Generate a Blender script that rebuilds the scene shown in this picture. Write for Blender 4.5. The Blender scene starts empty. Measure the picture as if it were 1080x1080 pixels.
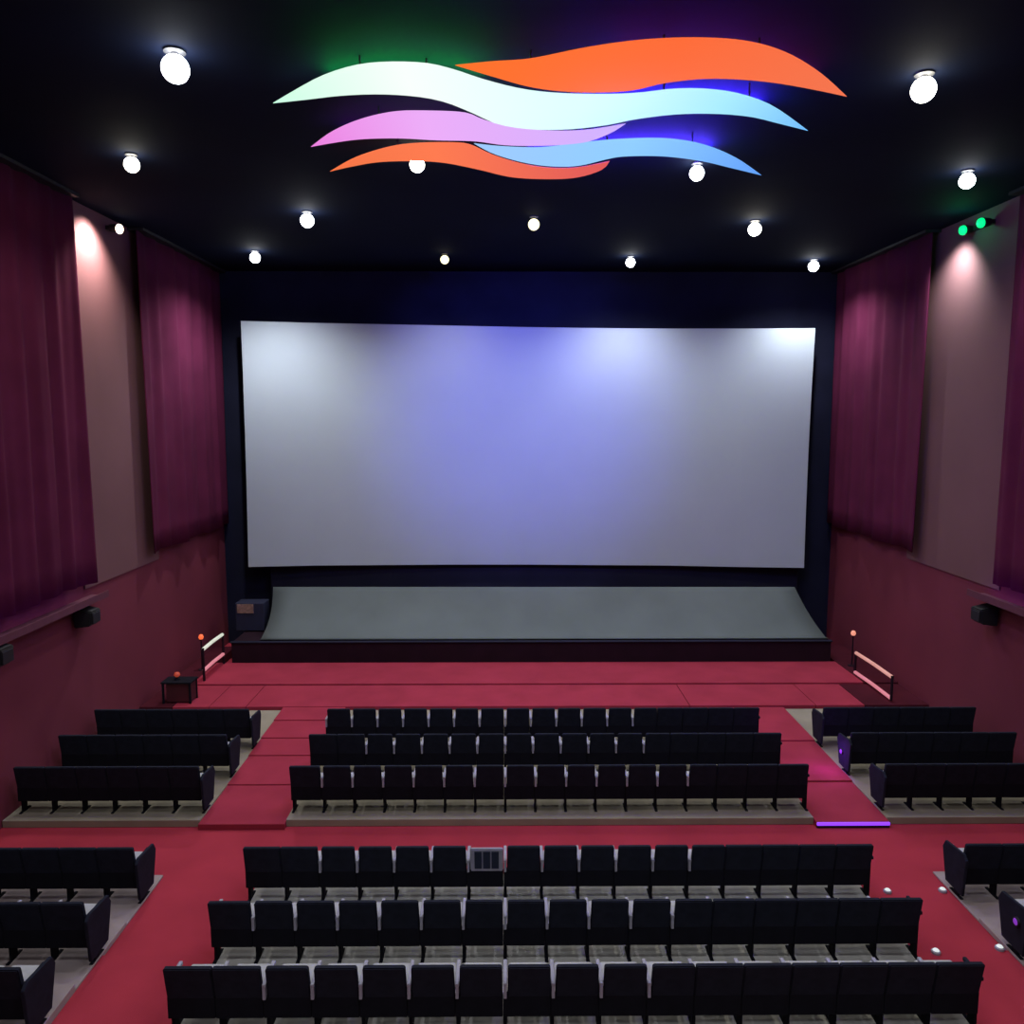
import bpy, bmesh, math, random
from mathutils import Vector, Matrix
random.seed(7)
C = bpy.context.scene.collection
S = bpy.context.scene
F = 850.0
EYE = 6.6
PIT = math.atan(100/850)
YAW = math.atan(7/850)
XL, XR, YB, YN, ZC = -8.15, 9.5, 23.2, -3.0, 10.65

# ---------------------------------------------------------------- materials
def mat(name, col, rough=.7, metal=0, var=.12, scale=6, bump=0, bscale=80, spec=.3, sheen=0):
    m = bpy.data.materials.new(name); m.use_nodes = True
    nt = m.node_tree; b = nt.nodes['Principled BSDF']
    tc = nt.nodes.new('ShaderNodeTexCoord')
    n = nt.nodes.new('ShaderNodeTexNoise'); n.inputs['Scale'].default_value = scale; n.inputs['Detail'].default_value = 4
    nt.links.new(tc.outputs['Object'], n.inputs['Vector'])
    r = nt.nodes.new('ShaderNodeValToRGB')
    c0 = [max(0, c*(1-var)) for c in col]; c1 = [min(1, c*(1+var)) for c in col]
    r.color_ramp.elements[0].color = (*c0, 1); r.color_ramp.elements[1].color = (*c1, 1)
    r.color_ramp.elements[0].position = .3; r.color_ramp.elements[1].position = .7
    nt.links.new(n.outputs['Fac'], r.inputs['Fac']); nt.links.new(r.outputs['Color'], b.inputs['Base Color'])
    b.inputs['Roughness'].default_value = rough; b.inputs['Metallic'].default_value = metal
    b.inputs['Specular IOR Level'].default_value = spec
    if sheen: b.inputs['Sheen Weight'].default_value = sheen
    if bump:
        n2 = nt.nodes.new('ShaderNodeTexNoise'); n2.inputs['Scale'].default_value = bscale
        bp = nt.nodes.new('ShaderNodeBump'); bp.inputs['Strength'].default_value = bump; bp.inputs['Distance'].default_value = .01
        nt.links.new(tc.outputs['Object'], n2.inputs['Vector'])
        nt.links.new(n2.outputs['Fac'], bp.inputs['Height']); nt.links.new(bp.outputs['Normal'], b.inputs['Normal'])
    return m
def emit(name, col, strength):
    m = bpy.data.materials.new(name); m.use_nodes = True
    nt = m.node_tree; b = nt.nodes['Principled BSDF']
    b.inputs['Base Color'].default_value = (*[c*.4 for c in col], 1)
    b.inputs['Emission Color'].default_value = (*col, 1); b.inputs['Emission Strength'].default_value = strength
    return m
def emit_grad(name, stops, x0, x1, strength):
    m = emit(name, (1,1,1), strength); nt = m.node_tree; b = nt.nodes['Principled BSDF']
    b.inputs['Base Color'].default_value = (.02,.02,.02,1); b.inputs['Specular IOR Level'].default_value = 0
    tc = nt.nodes.new('ShaderNodeTexCoord'); sp = nt.nodes.new('ShaderNodeSeparateXYZ')
    mr = nt.nodes.new('ShaderNodeMapRange'); mr.inputs[1].default_value = x0; mr.inputs[2].default_value = x1
    r = nt.nodes.new('ShaderNodeValToRGB')
    els = r.color_ramp.elements
    els[0].position = stops[0][0]; els[0].color = (*stops[0][1], 1)
    els[1].position = stops[-1][0]; els[1].color = (*stops[-1][1], 1)
    for p, c in stops[1:-1]:
        e = els.new(p); e.color = (*c, 1)
    nt.links.new(tc.outputs['Object'], sp.inputs[0]); nt.links.new(sp.outputs['X'], mr.inputs[0])
    nt.links.new(mr.outputs[0], r.inputs['Fac']); nt.links.new(r.outputs['Color'], b.inputs['Emission Color'])
    return m
M = {}
M['carpet'] = mat('red_carpet', (.375,.036,.058), .95, var=.10, scale=1.2, bump=.25, bscale=120, spec=.05)
M['carpet2'] = mat('red_carpet_apron', (.32,.034,.060), .95, var=.12, scale=1.5, bump=.25, bscale=120, spec=.05)
M['vinyl'] = mat('beige_vinyl', (.27,.235,.175), .75, var=.12, scale=2.0, bump=.05)
M['vinyl2'] = mat('pale_vinyl', (.36,.29,.29), .7, var=.12, scale=2.0, bump=.05)
M['ceiling'] = mat('navy_ceiling', (.0045,.0075,.021), .85, var=.2, scale=.5, spec=.06)
M['wall'] = mat('maroon_wall', (.145,.024,.042), .8, var=.10, scale=.7, bump=.1, bscale=30, spec=.2)
M['backdrop'] = mat('black_backdrop', (.010,.011,.026), .9, var=.2, scale=1, spec=.1)
M['mask'] = mat('black_masking', (.018,.018,.034), .9, var=.15, scale=1, spec=.1)
M['curtain'] = mat('plum_velvet', (.088,.013,.038), .95, var=.15, scale=1.2, bump=.15, bscale=60, spec=.05)
M['screen'] = mat('screen_fabric', (.40,.45,.505), .85, var=.02, scale=.8, spec=.15)
M['apron'] = mat('grey_apron', (.115,.135,.135), .7, var=.12, scale=.6, spec=.2)
M['stage'] = mat('stage_black', (.017,.006,.012), .8, var=.2, scale=2, spec=.15)
M['seat'] = mat('seat_black', (.012,.014,.026), .85, var=.25, scale=8, bump=.15, bscale=150, spec=.15)
M['shell'] = mat('seat_shell_black', (.007,.007,.012), .8, var=.2, scale=6, spec=.1)
M['cushion'] = mat('cushion_grey', (.42,.42,.44), .9, var=.12, scale=8, bump=.3, bscale=150, spec=.15)
M['arm'] = mat('armrest_grey', (.34,.33,.41), .55, var=.1, scale=8, spec=.3)
M['metal'] = mat('dark_metal', (.03,.03,.035), .5, metal=.6, var=.1)
M['blackplastic'] = mat('black_plastic', (.012,.012,.014), .6, var=.1)
M['navy'] = mat('navy_cabinet', (.018,.020,.045), .7, var=.15, scale=3)
M['brown'] = mat('brown_plate', (.25,.15,.12), .7, var=.4, scale=12)
M['cabinet'] = mat('maroon_cabinet', (.07,.010,.018), .7, var=.15, scale=4)
M['rim'] = mat('lamp_rim', (.04,.04,.045), .5, var=.1)
M['rail'] = mat('curtain_rail', (.10,.025,.045), .8, var=.1)
M['seam'] = mat('seam_black', (.02,.004,.006), .9, var=.1)
M['vinylgrey'] = mat('grey_vinyl', (.50,.48,.46), .75, var=.12, scale=2.0, bump=.05)
M['strip'] = mat('wash_tinted_wall', (.14,.064,.070), .8, var=.08, scale=.6, spec=.15)  # maroon wall with the wash light put into a paler colour
M['landing'] = mat('dark_landing_carpet', (.065,.010,.018), .95, var=.15, scale=2, spec=.05)
M['navypanel'] = mat('navy_panel', (.012,.018,.045), .7, var=.1)

# ---------------------------------------------------------------- helpers
def tag(o, label, cat, group=None):
    o['label'] = label; o['category'] = cat
    if group: o['group'] = group
    return o
def link(name, bm, m, parent=None, smooth=False, loc=None):
    bmesh.ops.recalc_face_normals(bm, faces=bm.faces)
    me = bpy.data.meshes.new(name); bm.to_mesh(me); bm.free()
    if smooth:
        for p in me.polygons: p.use_smooth = True
    o = bpy.data.objects.new(name, me); C.objects.link(o)
    me.materials.append(m)
    if parent: o.parent = parent
    if loc: o.location = loc
    return o
def empty(name, loc=(0,0,0), rz=0):
    o = bpy.data.objects.new(name, None); C.objects.link(o); o.location = loc; o.rotation_euler = (0,0,rz)
    o.empty_display_size = .2
    return o
def box(bm, x0, x1, y0, y1, z0, z1, bev=0, seg=2):
    vs = [bm.verts.new((x,y,z)) for x in (x0,x1) for y in (y0,y1) for z in (z0,z1)]
    q = [(0,1,3,2),(4,6,7,5),(0,4,5,1),(2,3,7,6),(0,2,6,4),(1,5,7,3)]
    fs = [bm.faces.new([vs[i] for i in f]) for f in q]
    if bev:
        es = list({e for f in fs for e in f.edges})
        bmesh.ops.bevel(bm, geom=es, offset=bev, segments=seg, affect='EDGES', profile=.5)
def BM(): return bmesh.new()
def bxo(name, m, dims, parent=None, bev=0, seg=2, smooth=False):
    bm = BM(); box(bm, *dims, bev=bev, seg=seg); return link(name, bm, m, parent, smooth)
def cyl(bm, p0, p1, r0, r1=None, n=16, cap=True):
    r1 = r0 if r1 is None else r1
    p0, p1 = Vector(p0), Vector(p1); d = (p1-p0).normalized()
    a = d.orthogonal().normalized(); b = d.cross(a)
    A = [bm.verts.new(p0+(a*math.cos(t)+b*math.sin(t))*r0) for t in [2*math.pi*i/n for i in range(n)]]
    B = [bm.verts.new(p1+(a*math.cos(t)+b*math.sin(t))*r1) for t in [2*math.pi*i/n for i in range(n)]]
    for i in range(n):
        bm.faces.new((A[i], A[(i+1)%n], B[(i+1)%n], B[i]))
    if cap: bm.faces.new(A); bm.faces.new(B)
def lathe(bm, prof, n=24, c=(0,0,0)):
    rings = []
    for r, z in prof:
        if r < 1e-6: rings.append([bm.verts.new((c[0], c[1], c[2]+z))])
        else: rings.append([bm.verts.new((c[0]+r*math.cos(2*math.pi*i/n), c[1]+r*math.sin(2*math.pi*i/n), c[2]+z)) for i in range(n)])
    for A, B in zip(rings, rings[1:]):
        for i in range(n):
            j = (i+1) % n
            if len(A) == 1 and len(B) == 1: continue
            if len(A) == 1: bm.faces.new((A[0], B[i], B[j]))
            elif len(B) == 1: bm.faces.new((A[i], A[j], B[0]))
            else: bm.faces.new((A[i], A[j], B[j], B[i]))
def struct(o): o['kind'] = 'structure'; return o
def copy_tree(o, parent=None):
    c = o.copy(); C.objects.link(c)
    if parent: c.parent = parent
    for ch in list(o.children): copy_tree(ch, c)
    return c
def ray(x, y):
    """unit-depth direction of a photograph pixel, in the room's axes"""
    u, v = (x-540)/F, (y-540)/F
    cp, sp = math.cos(PIT), math.sin(PIT)
    dy, dz = cp - v*sp, -sp - v*cp
    cy, sy = math.cos(YAW), math.sin(YAW)
    return Vector((u*cy + dy*sy, -u*sy + dy*cy, dz))
def on_z(x, y, Z):
    d = ray(x, y); t = (Z-EYE)/d.z; return Vector((d.x*t, d.y*t, Z))
def on_y(x, y, Y):
    d = ray(x, y); t = Y/d.y; return Vector((d.x*t, Y, EYE+d.z*t))
def on_x(x, y, X):
    d = ray(x, y); t = X/d.x; return Vector((X, d.y*t, EYE+d.z*t))

# ---------------------------------------------------------------- room shell
T = .3
struct(bxo('floor', M['carpet'], (XL-T, XR+T, YN-T, YB+T, -.3, 0)))
struct(bxo('ceiling', M['ceiling'], (XL-T, XR+T, YN-T, YB+T, ZC, ZC+T)))
struct(bxo('wall_left', M['wall'], (XL-T, XL, YN, YB, 0, ZC)))
struct(bxo('wall_right', M['wall'], (XR, XR+T, YN, YB, 0, ZC)))
struct(bxo('wall_front', M['backdrop'], (XL-T, XR+T, YB, YB+T, 0, ZC)))
struct(bxo('wall_back', M['backdrop'], (XL-T, XR+T, YN-T, YN, 0, ZC)))

CX0, CX1 = -3.53, 4.97          # centre block
LX, RX = -4.95, 6.22            # inner edges of the side platforms
def plat(name, x0, x1, y0, y1, z1, m, label, cat='platform', grp=None, z0=0, bev=.006):
    x0 = max(x0, XL+.008); x1 = min(x1, XR-.008)
    o = bxo(name, m, (x0, x1, y0, y1, z0+.001, z1), bev=bev, seg=1)
    return tag(o, label, cat, grp)
FR0, FR1 = 12.42, 17.35
HF = .12
plat('seating_platform', CX0-.03, CX1+.05, FR0, FR1, HF, M['vinyl'], 'long beige platform under the front centre seat rows, ahead of the cross aisle')
plat('seating_platform', XL, LX, FR0, FR1, HF, M['vinyl'], 'beige platform under the front left seat block, against the left wall')
plat('seating_platform', RX, XR, FR0, FR1, HF, M['vinyl'], 'beige platform under the front right seat block, against the right wall')
rows_near = [(9.85, 11.0, .03), (8.6, 9.85, .07), (6.9, 8.6, .14)]
wh = ['first', 'second', 'third']
for k, (y0, y1, z) in enumerate(rows_near):
    plat('seating_platform', CX0, CX1+.05, y0, y1, z, M['vinylgrey'], f'grey beige centre platform under the {wh[k]} row behind the cross aisle')
    plat('seating_platform', XL, LX, y0, y1, z, M['vinyl2'], f'pale pinkish left platform under the {wh[k]} row behind the cross aisle')
    plat('seating_platform', RX, XR, y0, y1, z, M['vinyl2'], f'pale pinkish right platform under the {wh[k]} row behind the cross aisle')
struct(bxo('floor_2', M['carpet'], (XL, XR, YN, 6.9, .001, .16)))
# aisle treads behind the cross aisle
for side, x0, x1 in (('left', LX, CX0), ('right', CX1+.05, RX)):
    plat('aisle_step', x0, x1, 8.0, 9.22, .05, M['carpet'], f'red carpeted first step of the {side} aisle behind the cross aisle', 'step')
    plat('aisle_step', x0, x1, 6.9, 8.0, .11, M['carpet'], f'red carpeted second step of the {side} aisle behind the cross aisle', 'step')
# aisle treads in front of the cross aisle
tl = [12.32, 13.7, 14.9, 15.7, 16.6, 17.35]
names = ['first', 'second', 'third', 'fourth', 'fifth']
for k in range(5):
    plat('aisle_step', LX, CX0-.03, tl[k], tl[k+1], .10+.022*k, M['carpet2'], f'red carpeted {names[k]} step of the left aisle counted from the cross aisle', 'step')
tr = [12.32, 13.75, 15.5, 17.35]
for k in range(3):
    plat('aisle_step', CX1+.055, RX, tr[k], tr[k+1], .10+.03*k, M['carpet2'], f'red carpeted {names[k]} step of the right aisle counted from the cross aisle', 'step')
# violet lit strip on the right aisle's first riser
o = empty('step_light', (0,0,0)); tag(o, 'violet LED strip glowing along the first riser of the front right aisle', 'light')
bxo('housing', M['blackplastic'], (CX1+.06, RX-.01, 12.30, 12.319, .005, .045), o)
bxo('diffuser', emit('violet_led', (.30,.06,1.0), 1.1), (CX1+.06, RX-.01, 12.285, 12.318, .048, .098), o, bev=.005, seg=1)
# apron in front of the stage: lower slab in pieces, upper slab
seams = [-7.42, -6.6, -5.78, 4.12, 6.95, 8.05]
pos = ['far left end', 'left part', 'long middle part', 'right part', 'far right end']
for k in range(5):
    plat('carpet_panel', seams[k]+.008, seams[k+1]-.008, 17.36, 18.78, .20, M['carpet2'], f'red carpeted lower apron panel, {pos[k]}, in front of the stage', 'carpet')
plat('side_landing', XL, -7.425, 17.36, 18.78, .20, M['landing'], 'dark maroon landing at the left wall beside the red apron')
plat('side_landing', 8.06, XR, 17.36, 18.78, .20, M['landing'], 'dark maroon landing at the right wall beside the red apron, lower part')
plat('side_landing', 8.66, XR, 18.8, 22.0, .235, M['landing'], 'dark maroon landing at the right wall beside the stage')
plat('side_landing', XL, -7.56, 18.8, 22.0, .235, M['landing'], 'dark maroon landing at the left wall beside the stage')
plat('apron_step', -7.55, 8.65, 18.80, 20.49, .235, M['carpet2'], 'long red carpeted upper step along the foot of the dark stage', 'step')

# ---------------------------------------------------------------- stage and screen
SX0, SX1 = -7.14, 8.53
st = empty('stage', (0,0,0)); tag(st, 'low dark stage with black front standing below the cinema screen', 'stage')
bxo('platform', M['stage'], (SX0, SX1, 20.5, 23.18, .001, .76), st)
bm = BM(); box(bm, SX0-.03, SX1+.03, 20.46, 20.6, .76, .79, bev=.008); link('nosing', bm, M['mask'], st)
# concave grey panel below the screen
bl, br_, tl_, tr_ = on_y(274,676,20.68), on_y(874,676,20.68), on_y(288,619,22.3), on_y(838,619,22.3)
bm = BM(); N, K = 12, 24; grid = []
for i in range(N+1):
    t = i/N; row = []
    a = bl.lerp(tl_, t); b = br_.lerp(tr_, t)
    sag = -.09*math.sin(math.pi*t)
    bowl = -.25*math.sin(math.pi*t)
    for j in range(K+1):
        s = j/K; p = a.lerp(b, s)
        row.append(bm.verts.new((p.x + (bowl if s < .01 else 0)*-.3, p.y - sag*.6, max(p.z + sag, .80))))
    grid.append(row)
fs = [bm.faces.new((grid[i][j], grid[i][j+1], grid[i+1][j+1], grid[i+1][j])) for i in range(N) for j in range(K)]
r = bmesh.ops.extrude_face_region(bm, geom=fs)
for v in r['geom']:
    if isinstance(v, bmesh.types.BMVert): v.co += Vector((0, .05, -.02))
ap = link('sloped_backboard', bm, M['apron'], None, True)
tag(ap, 'wide curved grey green panel sloping up from the stage below the screen', 'panel')

sc = empty('cinema_screen', (0,0,0)); tag(sc, 'huge wide white cinema screen hanging above the dark stage', 'screen')
YS = 22.75
topx = [(254,338.5),(330,340.5),(405,342),(480,343.5),(557,345),(630,346),(705,346.5),(785,346.5),(860,346)]
botx = [(262,598),(330,596.5),(405,596),(480,595.5),(557,595.5),(630,596),(705,596.5),(780,598),(848,599)]
NR = 14
def bow(u): return .28*(2*u-1)**2       # the screen curves toward the seats at both ends
bm = BM(); g = []
for i in range(NR+1):
    t = i/NR; row = []
    for j, (a, b) in enumerate(zip(topx, botx)):
        Y = YS - bow(j/8)
        pa, pb = on_y(*a, Y), on_y(*b, Y)
        p = pa.lerp(pb, t)
        dx = (.10*math.sin(math.pi*t)) * (-1 if j == 0 else (1 if j == 8 else 0))
        if j == 0: dx = .02*math.sin(math.pi*t)
        if j == 8: dx = -.03*math.sin(math.pi*t)
        row.append(bm.verts.new((p.x+dx, p.y, p.z)))
    g.append(row)
fs = [bm.faces.new((g[i][j], g[i][j+1], g[i+1][j+1], g[i+1][j])) for i in range(NR) for j in range(8)]
r = bmesh.ops.extrude_face_region(bm, geom=fs)
for v in r['geom']:
    if isinstance(v, bmesh.types.BMVert): v.co += Vector((0, .02, 0))
link('projection_surface', bm, M['screen'], sc)
bm = BM()
for (a, b) in ((0,8),):
    for j in range(8):
        for lst in (topx, botx):
            p, q = on_y(*lst[j], YS-bow(j/8)+.08), on_y(*lst[j+1], YS-bow((j+1)/8)+.08)
            cyl(bm, p+Vector((0,0,-.06 if lst is topx else .06)), q+Vector((0,0,-.06 if lst is topx else .06)), .03, n=8)
link('frame', bm, M['blackplastic'], sc)
# dark masking below the screen
bm = BM(); a, b = on_y(285,590,22.9), on_y(842,590,22.9); c = on_y(285,624,22.9)
box(bm, a.x, b.x, 22.9, 22.95, 0.762, a.z, bev=.01)
tag(link('masking_cloth', bm, M['mask'], None), 'dark navy masking cloth strip hanging between screen and grey panel', 'cloth')

# ---------------------------------------------------------------- curtains
def curtain(x_wall, side, y0, y1, z0, z1, name, label, folds, amp=.07):
    bm = BM(); n = int((y1-y0)/.035); off = .20; rows = 14
    ph = random.random()*6; F_, B_ = [], []
    for r_ in range(rows+1):
        z = z0+(z1-z0)*r_/rows; f, b = [], []
        for i in range(n+1):
            y = y0+(y1-y0)*i/n
            u = i/n
            w = .6*math.sin(2*math.pi*folds*u + ph + .35*math.sin(z*.5+u*9)) + .45*math.sin(2*math.pi*folds*.43*u+ph*2+.2*math.sin(z*.9)) + .3*math.sin(2*math.pi*folds*1.71*u+ph*3)
            a = amp*(.6+.4*(1-r_/rows))
            d = off + a*w
            f.append(bm.verts.new((x_wall+side*d, y, z + (.02*math.sin(i*.1) if r_ == 0 else 0))))
            b.append(bm.verts.new((x_wall+side*(d-.02), y, z + (.02*math.sin(i*.1) if r_ == 0 else 0))))
        F_.append(f); B_.append(b)
    for r_ in range(rows):
        for i in range(n):
            bm.faces.new((F_[r_][i], F_[r_][i+1], F_[r_+1][i+1], F_[r_+1][i]))
            bm.faces.new((B_[r_][i+1], B_[r_][i], B_[r_+1][i], B_[r_+1][i+1]))
        bm.faces.new((F_[r_][0], F_[r_+1][0], B_[r_+1][0], B_[r_][0]))
        bm.faces.new((F_[r_][n], B_[r_][n], B_[r_+1][n], F_[r_+1][n]))
    for i in range(n):
        bm.faces.new((F_[0][i], B_[0][i], B_[0][i+1], F_[0][i+1]))
        bm.faces.new((F_[rows][i], F_[rows][i+1], B_[rows][i+1], B_[rows][i]))
    e = empty(name, (0,0,0)); tag(e, label, 'curtain', None)
    link('drape', bm, M['curtain'], e, True)
    x0, x1 = sorted((x_wall+side*.03, x_wall+side*.38))
    bxo('rail', M['blackplastic'], (x0, x1, y0, y1, z1+.002, z1+.06), e)
    return e
def wy(px, X):  # distance at which a wall line shows at that column
    z = abs(X)*F/abs(px-533); return (z-.2)/.993
ZT = ZC-.065
curtain(XL, 1, 7.0, 15.35, 3.45, ZT, 'wall_curtain', 'wide plum curtain on the left wall, the nearer of the two', 13)
curtain(XL, 1, 17.95, 23.1, 3.55, ZT, 'wall_curtain', 'plum curtain on the left wall, next to the screen', 6)
curtain(XR, -1, 7.0, 15.1, 3.45, ZT, 'wall_curtain', 'plum curtain on the right wall at the edge of the photo, nearer one', 13)
curtain(XR, -1, 18.0, 23.1, 3.55, ZT, 'wall_curtain', 'plum curtain on the right wall, next to the screen', 6)
# ledges below the near curtains with hidden violet tubes
for s, xw, side in (('left', XL, 1), ('right', XR, -1)):
    e = empty('cove_ledge', (0,0,0)); tag(e, f'narrow dark ledge under the nearer curtain on the {s} wall', 'ledge')
    x0, x1 = sorted((xw, xw+side*.36))
    bxo('shelf', M['rail'], (x0, x1, 7.0, 15.6, 3.10, 3.14), e)
    x0, x1 = sorted((xw+side*.34, xw+side*.36))
    bxo('lip', M['rail'], (x0, x1, 7.0, 15.6, 3.14, 3.23), e)
    bm = BM(); cyl(bm, (xw+side*.30, 7.1, 3.165), (xw+side*.30, 15.4, 3.17), .015, n=8)
    link('light_tube', bm, emit('violet_tube_'+s, (.35,.05,1.0), 9 if s == 'right' else 3.5), e)

struct(bxo('wash_tint_1', M['strip'], (XL+.001, XL+.03, 15.36, 18.7, 3.3, ZC-.002)))  # overlay on the wall, lamp wash painted in as paler mauve
struct(bxo('wash_tint_2', M['strip'], (XR-.03, XR-.001, 15.11, 18.7, 3.3, ZC-.002)))
# ---------------------------------------------------------------- wall speakers
def speaker(X, side, Y, Z, label):
    e = empty('wall_speaker', (X, Y, Z), 0); tag(e, label, 'speaker', None)
    s = side
    bm = BM()
    prof = [(.0,-.2),(.30,-.16),(.36,.12),(.0,.2)]
    a = [bm.verts.new((s*(.06+p), -.17, q)) for p, q in prof]; b = [bm.verts.new((s*(.06+p), .17, q)) for p, q in prof]
    bm.faces.new(a); bm.faces.new(b)
    for i in range(4): bm.faces.new((a[i], a[(i+1)%4], b[(i+1)%4], b[i]))
    bmesh.ops.bevel(bm, geom=list(bm.edges), offset=.02, segments=2, affect='EDGES')
    link('cabinet', bm, M['blackplastic'], e)
    bm = BM(); bx = sorted((s*.36, s*.42))
    box(bm, bx[0], bx[1], -.14, .14, -.12, .08, bev=.01); link('grille', bm, M['metal'], e)
    bx = sorted((0, s*.07)); bxo('bracket', M['metal'], (bx[0], bx[1], -.05, .05, -.1, .1), e)
p = on_x(90, 650, XL+.2); speaker(XL, 1, p.y, p.z, 'small black speaker on the left wall, right of the curtain bottom')
p = on_x(-6, 691, XL+.2); speaker(XL, 1, p.y, p.z, 'small black speaker on the left wall at the photo edge')
p = on_x(1040, 648, XR-.2); speaker(XR, -1, p.y, p.z, 'small black speaker on the right wall below the ledge')

# ---------------------------------------------------------------- ceiling lamps
def lamp_mesh(rad):
    bm = BM(); lathe(bm, [(0,0),(rad*.8,0),(rad*.8,-.02),(rad*.3,-.03),(rad*.25,-.05),(0,-.05)], 28)
    me = bpy.data.meshes.new('rim'); bm.to_mesh(me); bm.free(); me.materials.append(M['rim']); return me
def add_spot(name, loc, col, power, angle, blend=.6, aim=None, radius=.1):
    L = bpy.data.lights.new(name, 'SPOT'); L.energy = power; L.color = col; L.spot_size = math.radians(angle); L.spot_blend = blend; L.shadow_soft_size = radius
    o = bpy.data.objects.new(name, L); C.objects.link(o); o.location = loc
    if aim is not None:
        o.rotation_euler = (Vector(aim)-Vector(loc)).to_track_quat('-Z', 'Y').to_euler()
    return o
def add_point(name, loc, col, power, radius=.1):
    L = bpy.data.lights.new(name, 'POINT'); L.energy = power; L.color = col; L.shadow_soft_size = radius
    o = bpy.data.objects.new(name, L); C.objects.link(o); o.location = loc; return o
cool, warm = (.93,.97,1.0), (1.0,.97,.80)
E_cool, E_warm, E_yel = emit('lamp_cool', (.93,.97,1.0), 22), emit('lamp_warm', (1,.97,.82), 22), emit('lamp_dim_yellow', (1,.93,.50), 2.2)
lamps = [
 (185,73,.17,E_cool,cool,1.0,'biggest bright round ceiling lamp, upper left of the photo'),
 (974,95,.16,E_warm,warm,1.0,'big bright round ceiling lamp, upper right of the photo'),
 (139,174,.13,E_warm,warm,.8,'round ceiling lamp close to the left wall above the pale wall strip'),
 (440,174,.13,E_warm,cool,1.0,'round ceiling lamp overlapping the lower orange ribbon of the sign'),
 (735,183,.13,E_cool,cool,1.0,'round ceiling lamp at the right end of the lower blue ribbon'),
 (1020,191,.14,E_cool,cool,.8,'round ceiling lamp above the green lamps near the right wall'),
 (324,233,.15,E_cool,cool,1.0,'ceiling lamp left in the row of three behind the sign'),
 (563,237,.13,E_yel,warm,.5,'pale yellow ceiling lamp in the middle of the row of three'),
 (796,242,.15,E_warm,warm,1.0,'ceiling lamp right in the row of three behind the sign'),
 (269,272,.14,E_cool,cool,1.6,'leftmost small ceiling lamp just above the screen top'),
 (469,274,.12,E_yel,warm,.4,'dim yellow small ceiling lamp above the screen, second from left'),
 (665,277,.13,E_cool,cool,1.0,'small ceiling lamp above the screen, third from left'),
 (858,281,.15,E_cool,cool,1.0,'rightmost small ceiling lamp just above the screen top'),
]
LP = 330
for (px, py, rad, em, col, k, lab) in lamps:
    rad *= .88
    p = on_z(px, py, ZC-.05-rad); p.y = min(p.y, 22.1)
    e = empty('ceiling_lamp', (p.x, p.y, ZC-.002)); tag(e, lab, 'lamp', None)
    o = bpy.data.objects.new('rim', lamp_mesh(rad)); C.objects.link(o); o.parent = e
    bm = BM(); bmesh.ops.create_uvsphere(bm, u_segments=28, v_segments=16, radius=rad)
    bmesh.ops.translate(bm, vec=(0,0,-.045-rad), verts=bm.verts)
    link('globe', bm, em, e, True)
    near = py > 260
    s = add_spot('lamp_light', (p.x, p.y, ZC-.08-2*rad), col, LP*k*(2.1 if near else 1), 150, .9, (p.x, p.y, 0), .08)
# unseen fill lamps added over the rear of the hall, behind the camera
for i, (x, y) in enumerate(((-5,4.5),(.7,4.0),(6.3,4.5),(-4,-.5),(5.2,-.5))):
    e = empty('ceiling_lamp', (x, y, ZC-.002)); tag(e, f'added unseen fill lamp over the rear seats, {["left of the front pair row","middle of the front row","right of the front row","left one furthest from the screen","right one furthest from the screen"][i]}', 'lamp')
    o = bpy.data.objects.new('rim', lamp_mesh(.16)); C.objects.link(o); o.parent = e
    bm = BM(); lathe(bm, [(.16,-.012),(.155,-.05),(.13,-.085),(.1,-.115),(.05,-.128),(0,-.132)], 24)
    link('globe', bm, E_cool, e, True)
    add_spot('lamp_light', (x, y, ZC-.16), cool, 420, 150, .9, (x, y+1, 0), .1)

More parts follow.
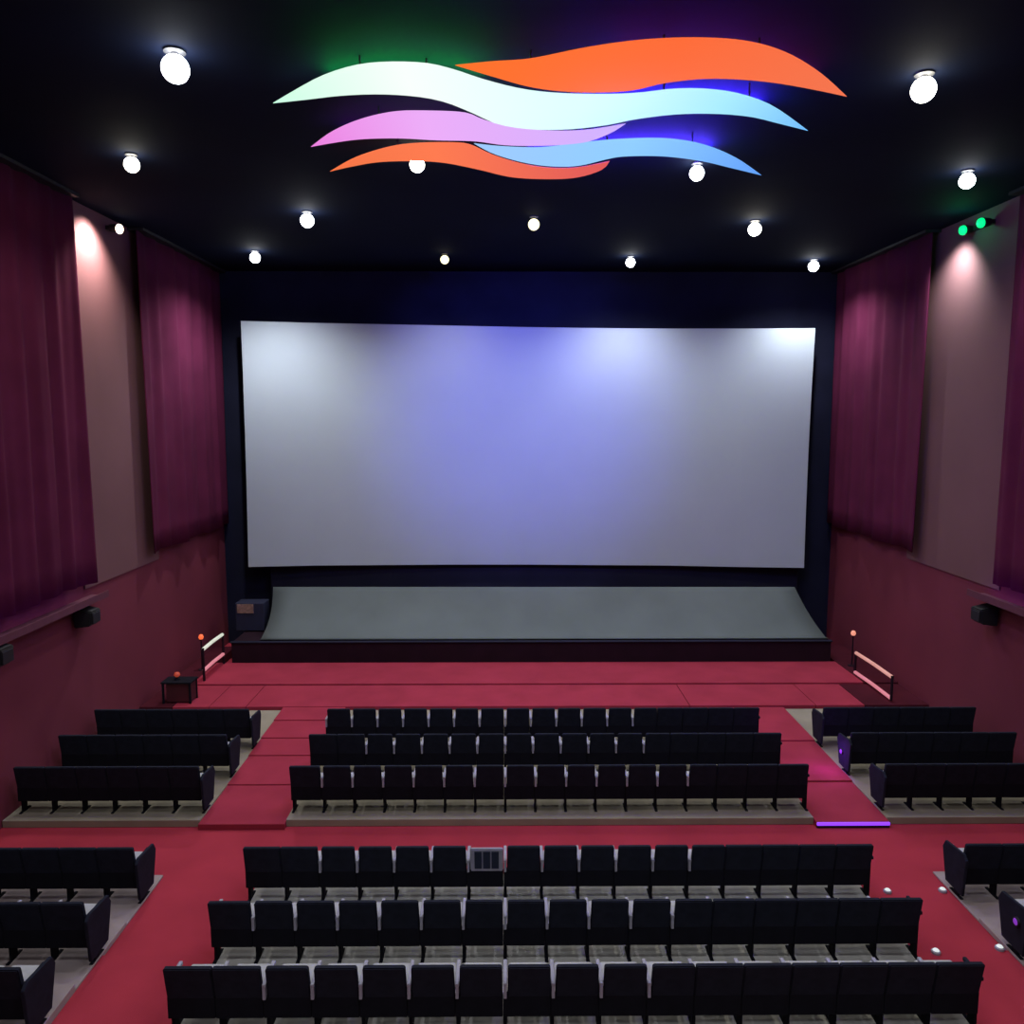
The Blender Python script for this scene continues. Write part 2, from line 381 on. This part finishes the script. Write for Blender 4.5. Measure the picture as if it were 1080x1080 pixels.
# ---------------------------------------------------------------- wave sign on the ceiling
ribbons = [
 ('orange_ribbon', [(480,69),(520,65),(560,62),(620,50),(680,42),(740,40),(790,44),(830,56),(865,77),(893,102)],
                   [(860,95),(820,88),(780,84),(740,83.5),(700,88),(670,95),(640,97.5),(600,97),(560,92),(520,81)],
   [(0,(1,.17,.02)),(.5,(1,.15,.035)),(1,(.9,.18,.08))], 1.0, (1,.02,.25), 'orange ribbon, the uppermost'),
 ('white_ribbon', [(288,109),(310,96),(340,80),(375,69),(410,65.5),(450,67),(480,74),(510,84),(550,94),(590,98.5),(640,99.5),(675,98),(710,94),(745,94),(780,99),(815,112),(852,138)],
                  [(820,130),(790,123),(750,120),(710,121),(670,126),(640,132),(600,136.5),(560,136.5),(525,131),(500,120),(470,108),(440,102),(400,99.5),(360,101),(325,105)],
   [(0,(.60,1,.78)),(.25,(.95,1.05,.98)),(.55,(.72,1.05,1.02)),(.8,(.40,.85,1)),(1,(.16,.5,1))], 1.0, None, 'white ribbon fading to sky blue'),
 ('pink_ribbon', [(328,155),(350,139),(380,126),(415,118),(450,117),(490,119),(510,126.5),(540,134.5),(580,138),(620,137),(660,130.5)],
                 [(645,140),(620,149.5),(590,153),(560,154),(530,153),(500,149),(460,148),(420,146),(380,147),(350,151)],
   [(0,(.85,.22,.75)),(.4,(.85,.42,.95)),(1,(.62,.45,1))], 1.0, (.6,.0,.9), 'pink ribbon'),
 ('blue_ribbon', [(500,151.5),(530,154.5),(570,155.5),(610,151),(650,147),(700,146),(740,152),(775,166),(803,185)],
                 [(770,177),(740,170),(700,165),(660,165),(640,168),(610,175),(580,175.5),(550,171),(520,162)],
   [(0,(.35,.6,1)),(.5,(.28,.62,1)),(1,(.12,.35,1))], 1.0, (.03,.06,1), 'sky blue ribbon at lower right'),
 ('red_orange_ribbon', [(348,181),(375,166),(410,155),(440,151),(480,150.5),(497,153),(520,163.5),(550,172.5),(580,177),(610,176.5),(643,170)],
                 [(635,179),(610,187),(580,189),(540,187),(505,179),(470,172),(440,170),(400,171),(370,176)],
   [(0,(.9,.18,.06)),(.4,(1,.2,.08)),(1,(.75,.10,.10))], 1.0, (.8,.02,.05), 'lower orange ribbon'),
]
sign = empty('wave_sign', (0,0,0)); tag(sign, 'illuminated ceiling sign of five overlapping wavy coloured ribbons', 'sign')
def smooth_poly(pts, sub=4):
    out = []
    n = len(pts)
    for i in range(n-1):
        p0 = pts[max(i-1,0)]; p1 = pts[i]; p2 = pts[i+1]; p3 = pts[min(i+2,n-1)]
        for s in range(sub):
            t = s/sub
            out.append(tuple(.5*((2*p1[k])+(-p0[k]+p2[k])*t+(2*p0[k]-5*p1[k]+4*p2[k]-p3[k])*t*t+(-p0[k]+3*p1[k]-3*p2[k]+p3[k])*t**3) for k in (0,1)))
    out.append(pts[-1]); return out
for k, (nm, up, lo, stops, st_, halo, lab) in enumerate(ribbons):
    lo = [up[0]] + lo[::-1] + [up[-1]]
    U, L = smooth_poly(up, 6), smooth_poly(lo, 6)
    def resamp(P, n=48):
        d = [0]
        for p, q in zip(P, P[1:]): d.append(d[-1]+math.dist(p, q))
        out = []
        for i in range(n+1):
            t = d[-1]*i/n; j = 0
            while j < len(d)-2 and d[j+1] < t: j += 1
            f = (t-d[j])/max(1e-9, d[j+1]-d[j]); f = min(1, max(0, f))
            out.append(tuple(P[j][k]*(1-f)+P[j+1][k]*f for k in (0,1)))
        return out
    U, L = resamp(U), resamp(L)
    zb = ZC-.27+.008*k
    up3, lo3 = [on_z(x, y, zb) for x, y in U], [on_z(x, y, zb) for x, y in L]
    x0, x1 = min(p.x for p in up3), max(p.x for p in up3)
    bm = BM(); n = len(U)-1
    lay = []
    for dz in (0, .006):
        a = [bm.verts.new(p+Vector((0,0,dz))) for p in up3]
        b = [a[0]] + [bm.verts.new(p+Vector((0,0,dz))) for p in lo3[1:-1]] + [a[-1]]
        lay.append((a, b))
        for i in range(n):
            q = [a[i], a[i+1], b[i+1], b[i]]
            q2 = []
            for v in q:
                if v not in q2: q2.append(v)
            if len(q2) > 2: bm.faces.new(q2)
    for w_ in (0, 1):
        for i in range(n):
            bm.faces.new((lay[0][w_][i], lay[0][w_][i+1], lay[1][w_][i+1], lay[1][w_][i]))
    m = emit_grad(nm+'_light', stops, x0, x1, st_)
    o = link(nm, bm, m, sign); o['label'] = lab
# back light tubes between the ribbons and the ceiling give the coloured halo
def tube(pts, col, s, nm):
    bm = BM(); P = [on_z(x, y, ZC-.10) for x, y in pts]
    for a, b in zip(P, P[1:]): cyl(bm, a, b, .03, n=8)
    o = link('halo_tube', bm, emit(nm, col, s), sign); return o
tube([(345,84),(410,74),(470,76),(510,88)], (.0,1,.10), 45, 'green_halo')
tube([(600,115),(680,108),(760,106),(800,116)], (.06,.02,1), 260, 'blue_halo')
tube([(560,164),(640,158),(700,155),(750,160)], (.08,.03,1), 300, 'blue_halo_low')
tube([(650,55),(740,52),(820,66),(860,86)], (.6,.0,.22), 12, 'magenta_halo')
tube([(360,140),(420,130),(480,132)], (.35,.0,.6), 8, 'violet_halo')
for x, y in ((380,85),(450,88),(600,120),(700,110),(790,112),(560,80),(700,65),(800,68),(400,135),(560,146),(540,168),(640,158),(730,160),(420,162),(600,182)):
    p = on_z(x, y, ZC-.27); bm = BM(); cyl(bm, (p.x, p.y, ZC-.23), (p.x, p.y, ZC-.001), .012, n=8)
    link('hanger', bm, M['blackplastic'], sign)
# colour the sign throws down the hall and onto the screen
p = on_z(640,170,ZC-.5)
add_spot('sign_blue_light', (p.x-.6, p.y+1.2, ZC-.55), (.12,.15,1.0), 4200, 56, 1.0, (.5, 22.8, 7.0), .25)
add_point('sign_glow', (p.x, p.y-1.5, ZC-.9), (.55,.45,1.0), 120, .6)

# ---------------------------------------------------------------- wall wash lamps
def washer(X, side, Y, Z, em, label, heads=1, gap=.3):
    e = empty('wall_wash_lamp', (X, Y, Z)); tag(e, label, 'lamp')
    bx = sorted((0, side*.12)); bxo('bracket', M['metal'], (bx[0], bx[1], -.06-gap*(heads-1)/2, .06+gap*(heads-1)/2, -.04, .04), e)
    for h in range(heads):
        yy = (h-(heads-1)/2)*gap
        bm = BM(); cyl(bm, (side*.12, yy, 0), (side*.30, yy-.05, -.03), .075, .10, 20); hd = link('head', bm, M['blackplastic'], e)
        bm = BM()
        lathe(bm, [(.095,0),(.09,.03),(.06,.055),(0,.065)], 20)
        q = Vector((side*.18, -.05, -.03)).to_track_quat('Z', 'Y').to_matrix().to_4x4()
        bmesh.ops.transform(bm, matrix=Matrix.Translation((side*.302, yy-.0505, -.0305)) @ q, verts=bm.verts)
        link('lens', bm, em, hd, True)
    return e
pl = on_x(126, 231, XL+.3); pl.z = min(pl.z, ZC-.22)
washer(XL, 1, pl.y, pl.z, emit('wash_warm', (1,.75,.55), 7), 'warm white wash lamp at the top of the pale left wall strip')
add_spot('wash_light_left', (XL+.62, 16.2, pl.z+.02), (1,.90,.80), 900, 110, 1.0, (XL-.05, 16.2, 9.4), .08)
pr = on_x(1024, 238, XR-.3); pr.z = min(pr.z, ZC-.24)
washer(XR, -1, pr.y, pr.z, emit('wash_green', (.0,.85,.22), 1.3), 'pair of green wash lamps high on the right wall', 2, .62)
add_point('wash_green_light', (XR-.55, pr.y, pr.z-.05), (.03,1,.35), 9, .05)
add_spot('wash_light_right', (XR-.62, 17.0, pr.z-.1), (.86,.97,.95), 520, 110, 1.0, (XR+.05, 17.2, 9.0), .08)

# ---------------------------------------------------------------- stage side fittings
rail_w, rail_p, rail_s = emit('rail_white', (.85,.88,.74), .62), emit('rail_pink', (.85,.27,.33), .62), emit('rail_salmon', (.9,.42,.36), .55)
def handrail(X, y0, y1, z_up, z_lo, mu, ml, label):
    e = empty('lit_handrail', (X, y0, 0)); tag(e, label, 'handrail')
    L = y1-y0
    for z, m, n in ((z_up, mu, 'upper_tube'), (z_lo, ml, 'lower_tube')):
        bm = BM(); cyl(bm, (0,.05,z), (0,L*.5,z+.015), .042, n=12); cyl(bm, (0,L*.5,z+.015), (0,L-.05,z), .042, n=12); link(n, bm, m, e, True)
    for yy in (0.03, L-.03):
        bm = BM(); cyl(bm, (0,yy,.237), (0,yy,z_up+.03), .03, n=10); link('post', bm, M['stage'], e)
    return e
handrail(-7.32, 19.0, 20.43, 1.02, .50, rail_w, rail_p, 'handrail with white upper and pink lower light tube, left of the stage')
a = on_x(902,688,8.72); b = on_x(942,712,8.72); c = on_x(902,709,8.72)
handrail(8.72, b.y, min(a.y,20.4), a.z, c.z, rail_s, rail_p, 'handrail with salmon and pink light tubes, right of the stage')
def beacon(x, y, Y, label, col):
    p = on_y(x, y, Y)
    e = empty('indicator_lamp', (p.x, Y, .235)); tag(e, label, 'lamp')
    h = p.z-.235
    bm = BM(); lathe(bm, [(.10,0),(.10,.02),(.02,.03),(.018,h-.08),(.05,h-.07),(.05,h-.05),(0,h-.05)], 14); link('stand', bm, M['stage'], e)
    bm = BM(); lathe(bm, [(.045,h-.05),(.065,h),(.045,h+.06),(0,h+.08)], 14); link('globe', bm, emit('beacon_'+str(x), col, .9), e, True)
beacon(212, 672, 19.9, 'small orange indicator lamp on a thin stand, left of the stage', (1,.16,.05))
beacon(900, 668, 20.1, 'small salmon indicator lamp on a thin stand, right of the stage', (.9,.32,.22))
# small maroon cabinet at the left wall with an orange lamp
p = on_z(187, 742, .2)
e = empty('side_cabinet', (p.x, 17.75, .2)); tag(e, 'small dark red open table cabinet by the left wall, front of stage', 'cabinet')
bxo('top', M['shell'], (-.34,.34,-.22,.22,.46,.50), e, bev=.01)
bxo('body', M['cabinet'], (-.24,.30,-.17,.18,.03,.46), e, bev=.005)
for sx in (-.30, .30):
    for sy in (-.19, .19):
        bxo('leg', M['shell'], (sx-.02,sx+.02,sy-.02,sy+.02,0.001,.46), e)
e2 = empty('table_lamp', (p.x-.05, 17.75, .701)); tag(e2, 'tiny dim orange lamp standing on the small dark cabinet', 'lamp')
bm = BM(); lathe(bm, [(0,0),(.06,0),(.06,.02),(.02,.03),(.02,.06)], 14); link('base', bm, M['shell'], e2)
bm = BM(); lathe(bm, [(.03,.06),(.07,.10),(.05,.16),(0,.17)], 14); link('shade', bm, emit('dim_orange', (.8,.10,.05), .28), e2, True)
# navy stage box with a brown plate, left side of the stage
a, b = on_y(248,636,21.6), on_y(284,676,21.6)
e = empty('stage_box', ((a.x+b.x)/2, 21.6, .79)); tag(e, 'dark navy box standing at the left end of the stage', 'box')
w = (b.x-a.x)/2
bxo('body', M['navy'], (-w,w*.75,-.02,.5,.001,a.z-.79), e, bev=.02)
bxo('plate', M['brown'], (-w+.05,-w+.50,-.035,-.019,a.z-.79-.28,a.z-.79-.03), e, bev=.004, seg=1)

# ---------------------------------------------------------------- seats
def rr_panel(w0, w1, z0, z1, rad, thick, y_of, dx=.022):
    """upright panel with rounded upper corners, closed and bevelled"""
    pts = [(-w0/2, z0), (w0/2, z0)]
    for i in range(5):
        t = math.pi/2*i/4; pts.append((w1/2-rad+rad*math.cos(t), z1-rad+rad*math.sin(t)))
    for i in range(5):
        t = math.pi/2+math.pi/2*i/4; pts.append((-w1/2+rad+rad*math.cos(t), z1-rad+rad*math.sin(t)))
    bm = BM(); pts = [(x+dx, z) for x, z in pts]
    a = [bm.verts.new((x, y_of(z), z)) for x, z in pts]; b = [bm.verts.new((x, y_of(z)+thick, z)) for x, z in pts]
    fa = bm.faces.new(a); fb = bm.faces.new(b)
    n = len(a)
    for i in range(n): bm.faces.new((a[i], a[(i+1)%n], b[(i+1)%n], b[i]))
    bmesh.ops.bevel(bm, geom=[e for f in (fa, fb) for e in f.edges], offset=.012, segments=2, affect='EDGES')
    return bm
yof = lambda z: (.83-z)*.20
PITCH = .5
def seat_parts(e, framed=False, wide=False):
    if framed:
        fr = link('backrest', rr_panel(.45,.45,.36,.81,.03,.05,yof), M['arm'], e)
        for k in (-1,0,1):
            bm = BM(); z0, z1 = .50, .765
            x0 = k*.115+.022
            vs = [bm.verts.new((x0+sx*.048, yof(z)-.012+dy, z)) for z in (z0, z1) for sx, dy in ((-1,0),(1,0),(1,.02),(-1,.02))]
            for f in ((0,1,2,3),(4,5,6,7),(0,1,5,4),(1,2,6,5),(2,3,7,6),(3,0,4,7)): bm.faces.new([vs[i] for i in f])
            link('back_slat', bm, M['navypanel'], fr)
    else:
        link('backrest', rr_panel(.496,.494,.30,.83,.02,.07,yof,0) if wide else rr_panel(.455,.44,.30,.83,.03,.07,yof), M['seat'], e)
    bm = BM(); box(bm, -.249, .249, .075, .135, .22, .47, bev=.01); link('back_shell', bm, M['shell'], e)
    bm = BM(); box(bm, -.195, .243, .165, .60, .37, .475, bev=.035, seg=3); link('seat_cushion', bm, M['cushion'], e, True)
    bm = BM(); box(bm, -.18, .228, .16, .57, .30, .37, bev=.01); link('seat_pan', bm, M['shell'], e)
def arm_parts(e, x, drop=True, m='arm'):
    bm = BM(); box(bm, x-.021, x+.021, .035 if drop else .085, .42, .585, .63, bev=.01)
    if drop: box(bm, x-.015, x+.015, .035, .10, .46, .59)
    link('armrest', bm, M[m], e)
    bm = BM(); box(bm, x-.018, x+.018, .15, .27, .012, .584, bev=.004, seg=1); box(bm, x-.021, x+.021, .08, .36, .001, .014); link('leg', bm, M['shell'], e)
def end_panel(e, x):
    bm = BM()
    prof = [(-.01,.10),(-.06,.64),(.02,.70),(.46,.66),(.52,.55),(.40,.10)]
    a = [bm.verts.new((x-.02, y, z)) for y, z in prof]; b = [bm.verts.new((x+.02, y, z)) for y, z in prof]
    bm.faces.new(a); bm.faces.new(b)
    for i in range(6): bm.faces.new((a[i], a[(i+1)%6], b[(i+1)%6], b[i]))
    bmesh.ops.bevel(bm, geom=list(bm.edges), offset=.008, segments=1, affect='EDGES')
    link('end_panel', bm, M['seat'], e)
def proto(kind):
    e = empty('cinema_chair', (0,0,0)); seat_parts(e, kind == 'framed', 'wide' in kind)
    arm_parts(e, -.227, 'wide' not in kind)
    if 'right' in kind: arm_parts(e, .271, False, 'seat')
    if kind == 'wide_right_panel': end_panel(e, .315)
    if kind == 'wide_left_panel': end_panel(e, -.272)
    return e
protos = {}
def place(kind, x, y, z, label, group):
    if kind not in protos: o = protos[kind] = proto(kind)
    else: o = copy_tree(protos[kind])
    o.location = (x, y, z)
    tag(o, label, 'chair', group)
    return o
ordn = ['first','second','third','fourth','fifth','sixth','seventh','eighth','ninth','tenth','eleventh','twelfth','thirteenth','fourteenth','fifteenth','sixteenth','last']
rows = [  # distance of the back's top, floor height, words
 (15.15, HF, 'front row nearest the stage'),
 (13.88, HF, 'second row from the stage'),
 (12.56, HF, 'third row from the stage'),
 (10.22, .03, 'first row behind the cross aisle'),
 (8.93, .07, 'second row behind the cross aisle'),
 (7.69, .14, 'third row behind the cross aisle'),
]
WL = [0, 2, 1, 2, 1, 2]; WR = [13, 13, 14, 13, 12, 11]
for ri, (y, z, words) in enumerate(rows):
    g = 'centre block chairs, ' + words
    for k in range(17):
        x = CX0 + PITCH*(k+.5)
        kind = 'wide' if k < WL[ri] or k >= WR[ri] else 'mid'
        if k == 16: kind = 'wide_right'
        lab = f'black grey-cushioned chair, {ordn[k]} from left, centre block, {words}'
        if k == 16: lab = f'black grey-cushioned chair at right end, centre block, {words}'
        if ri == 3 and k == 6:
            kind = 'framed'; lab = 'chair with grey framed slatted backrest in the first centre row behind the cross aisle'
        place(kind, x, y, z, lab, g)
    for side in ('left', 'right'):
        g = f'{side} block chairs, ' + words
        for k in range(6):
            if side == 'left': x = -5.0 - PITCH*(k+.5); kind = 'wide_right_panel' if k == 0 else 'wide'
            else: x = 6.23 + PITCH*(k+.5); kind = 'wide_left_panel' if k == 0 else 'wide'
            pos_ = 'nearest the aisle' if k == 0 else f'{ordn[k]} from the aisle'
            place(kind, x, y, z, f'black chair {pos_}, {side} wall block, {words}', g)

# ---------------------------------------------------------------- small round step lights in the right aisle
for (px, py, Z, lab) in ((936,941,.001,'small white floor light beside the second centre row, right aisle'),
                         (1005,940,.001,'small white floor light at the foot of the right platform edge'),
                         (987,1005,.051,'small white floor light beside the third centre row, right aisle'),
                         (1062,1001,.051,'small white oval floor light, rightmost of the four in the aisle')):
    p = on_z(px, py, Z); p.x = min(max(p.x, 5.14), 6.12)
    e = empty('floor_light', (p.x, p.y, Z)); tag(e, lab, 'light')
    bm = BM(); lathe(bm, [(0,0),(.055,0),(.055,.025),(.042,.038),(.04,.035)], 18); link('ring', bm, M['arm'], e)
    bm = BM(); lathe(bm, [(.041,.034),(.028,.05),(0,.056)], 18); link('lens', bm, emit('floor_lens', (.8,.85,.85), .75), e, True)

# violet lamps on the right block's end panels
def panel_lamp(x, y, z, label, pw):
    e = empty('aisle_lamp', (x, y, z)); tag(e, label, 'light')
    bm = BM(); cyl(bm, (0,0,0), (-.025,0,0), .06, .055, 18); link('ring', bm, M['metal'], e)
    bm = BM(); cyl(bm, (-.0255,0,0), (-.035,0,0), .042, .03, 18); link('lens', bm, emit('violet_lens', (.30,.05,.65), .55), e)
    if pw: add_point('aisle_lamp_light', (x-.28, y, z), (.45,.06,1.0), pw, .04)
q = on_x(1073, 972, 6.187)
panel_lamp(6.187, q.y, q.z, 'round violet lamp on the end panel of the second near right row', 0)
panel_lamp(6.187, 14.15, .50, 'added dim violet lamp low on the end panel of the front right block', 9)  # lamp added to throw a violet tint on the aisle carpet
# ---------------------------------------------------------------- camera, world, view
cam = bpy.data.cameras.new('camera'); co = bpy.data.objects.new('camera', cam); C.objects.link(co)
cam.sensor_width = 36; cam.lens = 36*F/1080; cam.clip_end = 200; cam.clip_start = .05
co.location = (0, 0, EYE)
co.rotation_euler = (math.pi/2-PIT, 0, -YAW)
S.camera = co
w = bpy.data.worlds.new('world'); S.world = w; w.use_nodes = True
w.node_tree.nodes['Background'].inputs[0].default_value = (.01,.01,.015,1)
w.node_tree.nodes['Background'].inputs[1].default_value = .2
S.view_settings.view_transform = 'Standard'; S.view_settings.look = 'None'
S.view_settings.exposure = 0; S.view_settings.gamma = 1; S.view_settings.use_curve_mapping = False
